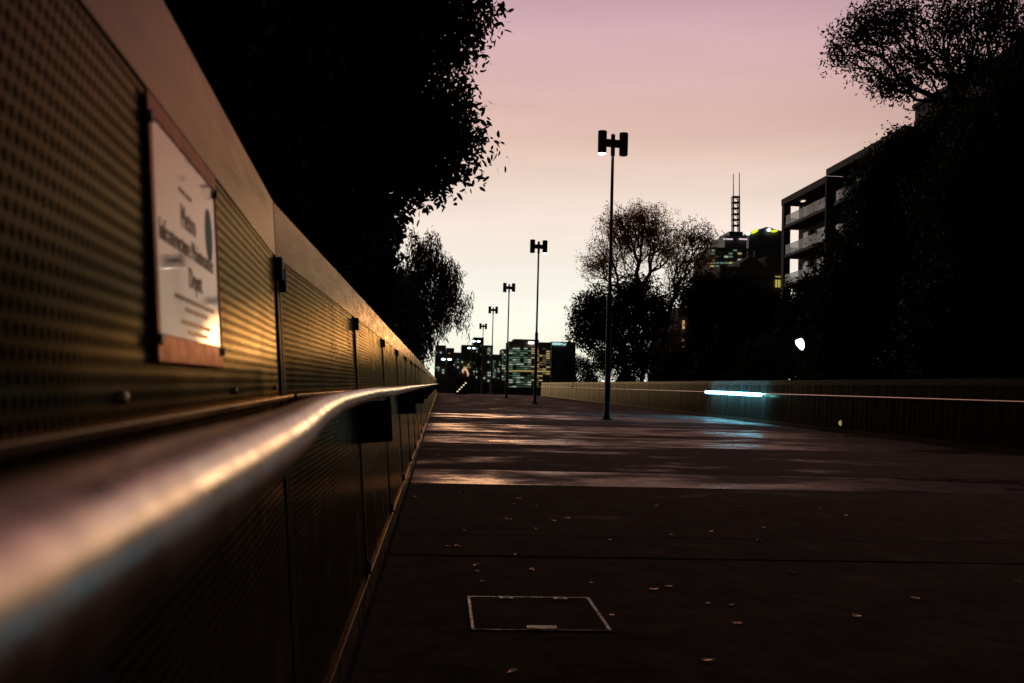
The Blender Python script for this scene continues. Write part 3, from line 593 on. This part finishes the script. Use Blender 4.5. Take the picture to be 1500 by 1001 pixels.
for fl, z in enumerate(zs):
    s = AB('balcony_slab', SOFF, (35.03, 36.78, 91.78, 103.93, z, z + .26))
    n = 7; y0, y1 = 91.95, 103.1
    for k in range(n):
        a_ = y0 + (y1 - y0) * k / n + .03; b_ = y0 + (y1 - y0) * (k + 1) / n - .03
        AB('glass_pane', GLS, (35.1, 35.118, a_, b_, z + .32, z + 1.2))
    ex = AB('glass_pane', GLS, (35.72, 36.75, 103.82, 103.84, z + .32, z + 1.2))
    AB('balcony_rail', STEELD, (35.08, 35.14, y0, y1, z + 1.21, z + 1.25))
    for k, (a_, b_) in enumerate(((93, 95.2), (96.2, 98.6), (99.6, 102.4))):
        w_ = AB('window', DARKW, (36.76, 36.795, a_, b_, z + .3, z + 2.5)); 
    # curved balconies on the taller middle part
    for c0 in (88.0, 80.0):
        mb = MB(); nn = 14; vv = []; rail = []
        for k in range(nn + 1):
            a_ = -1 + 2 * k / nn; y = c0 + 3.3 * a_; x = 36.38 - 1.45 * math.sqrt(max(0, 1 - (a_ * .97) ** 2)) ** .8
            vv += [(36.39, y, z + .05), (x, y, z + .05), (x, y, z + .30), (36.39, y, z + .30)]; rail.append((x + .05, y))
        ff = []
        for k in range(nn):
            o4 = 4 * k; ff += [(o4, o4 + 4, o4 + 5, o4 + 1), (o4 + 1, o4 + 5, o4 + 6, o4 + 2), (o4 + 2, o4 + 6, o4 + 7, o4 + 3)]
        mb.add(vv, ff); mb.build('curved_balcony_slab', SOFF, ap, AO)
        for k in range(0, nn, 2):
            (xa, ya), (xb, yb) = rail[k], rail[k + 2]
            mb = MB(); mb.add([(xa, ya + .03, z + .36), (xb, yb - .03, z + .36), (xb, yb - .03, z + 1.25), (xa, ya + .03, z + 1.25), (xa + .02, ya + .03, z + .36), (xb + .02, yb - .03, z + .36), (xb + .02, yb - .03, z + 1.25), (xa + .02, ya + .03, z + 1.25)],
                              [(0, 1, 2, 3), (7, 6, 5, 4), (0, 4, 5, 1), (3, 2, 6, 7)]); mb.build('glass_pane', GLS, ap, AO)
        AB('window', DARKW, (36.36, 36.39, c0 - 2.6, c0 + 2.6, z + .35, z + 2.55))
pw = atx(1290, 270, 36.2)
AB('lit_lamp', WARM, (36.0, 36.3, pw.y - .3, pw.y + .3, pw.z - .3, pw.z + .25)); AB('ceiling_light', emat('soft_ceiling_light', (1, .75, .6), 1.2), (35.9, 36.2, 100.3, 100.9, 20.44, 20.5))
AB('lit_window', YELW, (36.36, 36.395, 89.8, 90.4, 9.4, 11.2))

# ------------------------------------------------------------------ other buildings
BCREAM = mat('cream_render', (.24, .21, .16), .8, noise=(.2, .85, 1.1)); BDARK = mat('dark_curtain_wall', (.13, .12, .12), .45, noise=(.02, .8, 1.2)); BBROWN = mat('brown_stone_wall', (.36, .29, .24), .7, noise=(.02, .8, 1.15)); BSHAD = mat('grey_concrete_tower', (.30, .27, .25), .6, noise=(.02, .8, 1.15)); ROOFT = mat('slate_roof', (.07, .06, .055), .7)
class Bld:
    def __init__(s, name, label, px0, px1, ytop, Y, depth, m, cat='building', ridge=None, group=None):
        s.Y = Y; a_ = at(px0, 560, Y); b_ = at(px1, 560, Y); s.x0, s.x1 = a_.x, b_.x; s.top = at((px0 + px1) / 2, ytop, Y).z
        s.root = empty(name, ((s.x0 + s.x1) / 2, Y, GZ), label=label, cat=cat, group=group); s.O = Matrix.Translation((-(s.x0 + s.x1) / 2, -Y, -GZ)); s.m = m; s.depth = depth
        s.box('wall', m, (s.x0, s.x1, Y, Y + depth, GZ, s.top))
    def box(s, name, m, *bx):
        mb = MB()
        for b_ in bx: mb.box(*b_)
        return mb.build(name, m, s.root, s.O)
    def cell(s, px0, px1, py0, py1, m, name='window', dy=-.3, th=.25):
        a_ = at(px0, py1, s.Y); b_ = at(px1, py0, s.Y); mb = MB().box(a_.x, b_.x, s.Y + dy, s.Y + dy + th, a_.z, b_.z); return mb.build(name, m, s.root, s.O)
litset = [emat('office_window_teal', (.38, .68, .48), .22), emat('office_window_green', (.24, .46, .30), .10), emat('office_window_pale', (.78, .92, .70), .42), emat('office_window_yellow', (.90, .72, .28), .42), emat('office_window_amber', (.75, .45, .18), .2), mat('office_window_unlit', (.015, .03, .028), .15, spec=.7)]
# green lit office block
g_ = Bld('office_block', 'office block with green and yellow lit floors behind the lamp posts', 744, 806, 501, 1200, 60, BBROWN)
rr = random.Random(5)
cx = at(765, 500, 1200)
g_.box('roof_plant', BBROWN, (at(753, 500, 1200).x, at(790, 500, 1200).x, 1205, 1240, g_.top, at(770, 497, 1200).z))
for row in range(18):
    y = 510.0 + row * 3.28
    for k in range(11):
        p0 = 745.6 + k * 5.45; yl = abs(k - 2.5) * .14
        pr_ = rr.random()
        if row == 10: m_ = litset[3]
        elif k < 6: m_ = litset[0] if pr_ < .40 else litset[1] if pr_ < .70 else litset[2] if pr_ < .84 else litset[5]
        else: m_ = litset[3] if pr_ < .34 else litset[4] if pr_ < .48 else litset[1] if pr_ < .68 else litset[5]
        if row > 11 and k > 8: m_ = litset[5]
        g_.cell(p0, p0 + 5.2, y + yl, y + 1.35 + yl, m_, dy=-1.2, th=1.0)
g_.cell(774, 782, 500.8, 504, emat('white_roof_sign', (1, .9, .8), 3), 'roof_sign', dy=-1.5, th=1)
j_ = Bld('office_block', 'dark office block with pale rooftop sign beside the round tree', 806.5, 842, 501, 1240, 60, BDARK)
j_.cell(809, 829, 502.5, 505.6, emat('pale_teal_sign', (.5, .9, .85), .8), 'roof_sign', dy=-1.5, th=1)
def sky_tower(label, px0, px1, ytop, Y, m, wins, seed, cat='building', grp='far skyline towers', cols=None):
    b_ = Bld('skyline_tower', label, px0, px1, ytop, Y, 50, m, cat, group=grp); q = random.Random(seed)
    for (x0, x1, y0, y1, nx, ny, prob, ids) in wins:
        for i in range(nx):
            for j in range(ny):
                if q.random() > prob: continue
                w_, h_ = (x1 - x0) / nx, (y1 - y0) / ny
                b_.cell(x0 + i * w_ + .12 * w_, x0 + (i + .85) * w_, y0 + j * h_ + .2 * h_, y0 + (j + .75) * h_, litset[q.choice(ids)], dy=-1, th=.8)
    return b_
sky_tower('stepped dark tower at the left end of the skyline', 636, 652, 506, 900, BSHAD, [(637, 651, 515, 548, 4, 9, .18, [0, 2])], 1)
sky_tower('brown flat roofed tower beside the stepped dark tower', 652.4, 664, 510, 940, BBROWN, [(653, 663, 516, 550, 3, 9, .15, [4, 2])], 2)
sky_tower('long low dark block with scattered green lit windows', 640, 692, 516.5, 1000, BSHAD, [(660, 691, 525, 548, 10, 6, .35, [0, 1, 3, 2])], 3)
sky_tower('dark block left of the tallest skyline tower', 675, 691.5, 505.5, 1050, BDARK, [(677, 690, 512, 548, 4, 9, .22, [0, 1])], 4)
sky_tower('tallest dark tower of the skyline behind the street lights', 691.8, 707, 494.5, 1020, BDARK, [(693, 706, 505, 555, 4, 12, .14, [2, 1])], 5)
sky_tower('tower with a pale column of windows right of the tallest tower', 707.3, 721, 506, 1060, BBROWN, [(714, 719, 509, 522, 3, 5, .8, [0, 2]), (708, 720, 525, 560, 4, 9, .2, [2])], 6)
sky_tower('low grey tower with green lit window columns', 721.3, 734, 519.5, 1080, BSHAD, [(722, 726, 528, 554, 2, 8, .5, [0, 2]), (729, 733, 526, 556, 2, 9, .5, [2, 0])], 7)
sky_tower('narrow tower joined to the green lit office block', 734.3, 743.6, 511.5, 1100, BBROWN, [(735, 743, 514, 558, 3, 11, .55, [0, 2, 1])], 8)
# tower with lattice mast
tw = Bld('mast_tower', 'dark tower carrying a tall twin lattice mast', 1037, 1095, 363, 900, 60, BDARK, 'tower')
tw.box('crown_block', BDARK, (at(1059, 560, 900).x, at(1091, 560, 900).x, 902, 950, tw.top, at(1075, 345, 900).z)); tw.box('crown_top', BDARK, (at(1067, 560, 900).x, at(1087, 560, 900).x, 905, 940, at(1075, 345, 900).z, at(1075, 338, 900).z))
q = random.Random(9)
for i in range(8):
    for j in range(7):
        if q.random() < .5: tw.cell(1041 + i * 6.6, 1041 + i * 6.6 + 5.4, 366 + j * 4.6, 368.2 + j * 4.6, litset[q.choice([0, 0, 2, 1, 3, 5])], dy=-1, th=.8)
tw.cell(1059, 1073, 350, 351.4, emat('pink_crown_light', (1, .8, .9), .7), 'crown_light', dy=-1.2); tw.cell(1082, 1094, 350, 351.6, emat('pink_crown_light', (1, .8, .9), .7), 'crown_light', dy=-1.2)
MASTM = mat('red_white_mast_paint', (.30, .16, .12), .5)
for px, yt in ((1074.3, 255), (1083, 253)):
    a_ = at(px, 341, 915); b_ = at(px, 287, 915); c_ = at(px, yt, 915)
    MB().tube([a_, b_, b_ + Vector((0, 0, .1)), c_], [.75, .75, .42, .35], 6).build('mast', MASTM, tw.root, tw.O)
    MB().tube([a_ + Vector((0, 5, 0)), b_ + Vector((0, 5, 0))], .5, 6).build('mast_leg', MASTM, tw.root, tw.O)
for k in range(6):
    p, q2 = at(1073.6, 288 + k * 8.4, 915), at(1083.6, 288 + k * 8.4, 915)
    MB().box(p.x, q2.x, 914, 921, p.z - .5, p.z + .5).build('mast_platform', MASTM, tw.root, tw.O)
    if k < 5: MB().tube([at(1074.3, 288 + k * 8.4, 917), at(1083, 296.4 + k * 8.4, 917)], .25, 5).build('mast_brace', MASTM, tw.root, tw.O)
# dark tower with yellow signs
dk = Bld('dark_tower', 'dark tower with shallow peaked roof and yellow corner signs', 1093.5, 1150, 345, 980, 60, BDARK, 'tower')
pk = MB(); a_, p_, b_ = at(1093.5, 342, 981), at(1123, 332.5, 981), at(1150, 340, 981)
pk.add([(a_.x, 981, dk.top), (b_.x, 981, dk.top), (b_.x, 981, b_.z), (p_.x, 981, p_.z), (a_.x, 981, a_.z), (a_.x, 1030, dk.top), (b_.x, 1030, dk.top), (b_.x, 1030, b_.z), (p_.x, 1030, p_.z), (a_.x, 1030, a_.z)],
       [(0, 1, 2, 3, 4), (9, 8, 7, 6, 5), (0, 5, 6, 1), (1, 6, 7, 2), (2, 7, 8, 3), (3, 8, 9, 4), (4, 9, 5, 0)]); pk.build('roof', BDARK, dk.root, dk.O)
YS = emat('yellow_sign', (.75, .85, .02), 1.1); WS = emat('white_sign', (.75, .95, 1), 1.8)
def ell(px, py, rx, ry, tilt, m, nm):
    c_ = at(px, py, 978); k = 978 / 1500; mb = MB(); n = 16; v = []
    for yy in (0, 1.0):
        for i in range(n):
            u, w_ = rx * k * cos(2 * pi * i / n), ry * k * sin(2 * pi * i / n); v.append((c_.x + u * cos(tilt) - w_ * sin(tilt), 978 + yy, c_.z + u * sin(tilt) + w_ * cos(tilt)))
    f = [tuple(range(n)), tuple(range(2 * n - 1, n - 1, -1))] + [(i, n + i, n + (i + 1) % n, (i + 1) % n) for i in range(n)]
    mb.add(v, f); mb.build(nm, m, dk.root, dk.O)
ell(1096, 342.5, 3.4, 2.4, .2, WS, 'white_emblem'); ell(1105.5, 339.3, 6, 2.3, .45, YS, 'yellow_emblem'); ell(1126.5, 337, 3.3, 2.4, -.1, WS, 'white_emblem'); ell(1134.5, 338.5, 5.2, 1.9, .12, YS, 'yellow_emblem')
# gabled cream building
gb = Bld('cream_building', 'cream building with gabled end and chimneys left of the apartment block', 1052, 1152, 392, 190, 20, BCREAM)
gm = MB(); a_, p_, b_ = at(1084, 386, 189.5), at(1101, 374, 189.5), at(1118, 384, 189.5)
gm.add([(a_.x, 189.5, gb.top), (b_.x, 189.5, gb.top), (b_.x, 189.5, a_.z), (p_.x, 189.5, p_.z), (a_.x, 189.5, a_.z), (a_.x, 205, gb.top), (b_.x, 205, gb.top), (b_.x, 205, a_.z), (p_.x, 205, p_.z), (a_.x, 205, a_.z)],
       [(0, 1, 2, 3, 4), (9, 8, 7, 6, 5), (0, 5, 6, 1), (1, 6, 7, 2), (2, 7, 8, 3), (3, 8, 9, 4), (4, 9, 5, 0)]); gm.build('gable', BCREAM, gb.root, gb.O)
gb.box('parapet', BCREAM, (at(1118.5, 560, 190).x, gb.x1, 189.4, 200, gb.top, at(1130, 376, 190).z)); gb.box('cornice', BCREAM, (gb.x0 - .3, gb.x1, 189.2, 189.9, gb.top - 2.2, gb.top - 1.8))
for px in (1094, 1104): gb.box('chimney', BCREAM, (at(px - 1.5, 560, 192).x, at(px + 1.5, 560, 192).x, 192, 193, gb.top, at(px, 367, 192).z))
for px in (1135.5, 1139.5, 1143): gb.cell(px, px + 2.6, 405, 421, YELW, 'lit_window', dy=-.2, th=.15)
# cream house with narrow lit windows
nb = Bld('cream_house', 'cream house with narrow warm lit windows among the trees', 991, 1052, 452, 120, 12, BCREAM)
nb.box('wing', BCREAM, (at(975, 560, 121).x, nb.x0 - .02, 121, 130, GZ, at(980, 486, 121).z))
for px, y0, y1 in ((1001, 470, 484), (1001, 496, 509), (1019, 463, 476), (1019, 492, 501), (1045, 455, 463), (1045, 508, 515), (1045, 540, 547)):
    nb.cell(px - 1.7, px + 1.7, y0, y1, GOLDW, 'lit_window', dy=-.2, th=.15)

# ------------------------------------------------------------------ far street lights
for px, py, Y, hw, lb in ((697.5, 500.5, 260, 3.6, 'tall twin street light in front of the tallest skyline tower'), (690.5, 510.5, 300, 3.4, 'lower twin street light beside the tallest skyline tower'), (654, 527, 230, 4.6, 'bright twin street light over the long low block')):
    c_ = at(px, py, Y); sl2 = empty('street_light', (c_.x, Y, GZ), label=lb, cat='street light', group='far twin street lights'); hh = c_.z - GZ; k = hw * Y / 1500
    MB().lathe([(.22, 0), (.12, hh)], 8).build('pole', POSTM, sl2); MB().tube([(-k, 0, hh + .1), (0, 0, hh - .25), (k, 0, hh + .1)], .08, 6).build('arm', POSTM, sl2)
    for s in (-1, 1): MB().lathe([(.1, -.22), (.42, -.12), (.45, .1), (.1, .25)], 10, (s * k, 0, hh + .05)).build('lamp_head', FARLAMP, sl2)

# ------------------------------------------------------------------ curved stair balustrade at the end of the path
PALE = mat('pale_cap_metal', (.62, .46, .36), .45, 0, noise=(3, .9, 1.05))
c0 = at(686, 575, 111); st = empty('stair_balustrade', (c0.x, 111, 0), label='curved stair balustrade with pale rounded cap and small step lights at path end', cat='balustrade')
k = 111 / 1500
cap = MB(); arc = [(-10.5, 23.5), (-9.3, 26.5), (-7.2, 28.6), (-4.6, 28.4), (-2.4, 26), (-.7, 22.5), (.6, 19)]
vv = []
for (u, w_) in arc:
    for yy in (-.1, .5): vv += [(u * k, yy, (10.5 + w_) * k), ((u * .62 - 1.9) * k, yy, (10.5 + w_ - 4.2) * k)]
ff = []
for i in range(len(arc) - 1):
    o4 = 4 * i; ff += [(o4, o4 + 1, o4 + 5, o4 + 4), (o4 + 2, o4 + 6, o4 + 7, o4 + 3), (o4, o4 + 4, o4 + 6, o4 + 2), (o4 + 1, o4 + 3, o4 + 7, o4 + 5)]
cap.add(vv, ff).build('curved_cap', emat('painted_glow_cap', (.85, .50, .33), .75), st)  # cap is no lamp; added glow stands in for light falling on it
MB().box(-4.2 * k, .2 * k, 0, .4, 0, 27 * k, .01).build('end_post', BRKT, st)
MB().box(-11 * k, -4.3 * k, .1, .2, 0, 33.5 * k).build('side_panel', mat('dull_brown_panel', (.13, .08, .05), .6), st)
for i in range(5): MB().box((-17 + i * 2.9) * k, (-14.6 + i * 2.9) * k, -.14, -.1, (3.2 + i * 3.1) * k, (4.9 + i * 3.1) * k).build('step_light', emat('step_light_glow', (1, .78, .45), 1.1), st)
MB().box(-19 * k, -4.25 * k, -.09, .05, 0, 21 * k).build('stair_wall', BRKT, st)

# ------------------------------------------------------------------ people
CLOTH = mat('dark_clothing', (.02, .02, .022), .8); SKIN = mat('skin', (.30, .18, .13), .5); HAIR = mat('dark_hair', (.02, .015, .012), .6)
def person(loc, rz, h, label, stride):
    t = empty('person', loc, rz, label=label, cat='person')
    J = [(0, 0, .95), (0, .01, 1.15), (0, .02, 1.38), (0, .02, 1.50), (0, .03, 1.60), (0, .04, 1.70),
         (.10, 0, .90), (.11, .06 * stride + .05, .50), (.12, .22 * stride, .07), (.12, .22 * stride + .14, .03),
         (-.10, 0, .90), (-.11, -.05 * stride + .05, .50), (-.12, -.26 * stride, .08), (-.12, -.26 * stride + .14, .03),
         (.18, .01, 1.42), (.23, -.06, 1.15), (.22, .06, .92), (.22, .09, .83), (-.18, .01, 1.42), (-.23, .06, 1.15), (-.21, .16, .95), (-.21, .19, .87)]
    E_ = [(0, 1), (1, 2), (2, 3), (3, 4), (4, 5), (0, 6), (6, 7), (7, 8), (8, 9), (0, 10), (10, 11), (11, 12), (12, 13), (2, 14), (14, 15), (15, 16), (16, 17), (2, 18), (18, 19), (19, 20), (20, 21)]
    Rr = [.15, .15, .17, .065, .085, .08, .10, .072, .045, .04, .10, .072, .045, .04, .075, .055, .042, .035, .075, .055, .042, .035]
    me = bpy.data.meshes.new('body'); me.from_pydata(J, E_, []); me.materials.append(CLOTH); o = link('body', me, None, t); s = h / 1.78; o.scale = (s, s, s)
    md = o.modifiers.new('skin', 'SKIN'); 
    if not me.skin_vertices:
        bm = bmesh.new(); bm.from_mesh(me); bm.verts.layers.skin.verify(); bm.to_mesh(me); bm.free()
    for sv, r_ in zip(me.skin_vertices[0].data, Rr): sv.radius = (r_, r_ * .85)
    me.skin_vertices[0].data[0].use_root = True
    o.modifiers.new('sub', 'SUBSURF').levels = 1; o.modifiers['sub'].render_levels = 2
    MB().lathe([(.02, 1.62), (.085, 1.655), (.098, 1.70), (.085, 1.76), (.03, 1.79)], 14, (0, .02, 0)).build('hair', HAIR, t, Matrix.Scale(s, 4))
    MB().lathe([(.03, 1.545), (.062, 1.575), (.072, 1.63), (.06, 1.68)], 12, (0, .075, 0)).build('face', SKIN, t, Matrix.Scale(s, 4))
    return t
p = at(691.5, 580, 98.5); person((p.x, 98.5, .0), 2.9, 1.85, 'person in dark clothes walking beside the curved stair balustrade', .8)
p = at(709, 575, 128); person((p.x, 128, zroad(128)), .1, 1.7, 'person in dark clothes further down the ramp behind the crest', .6)
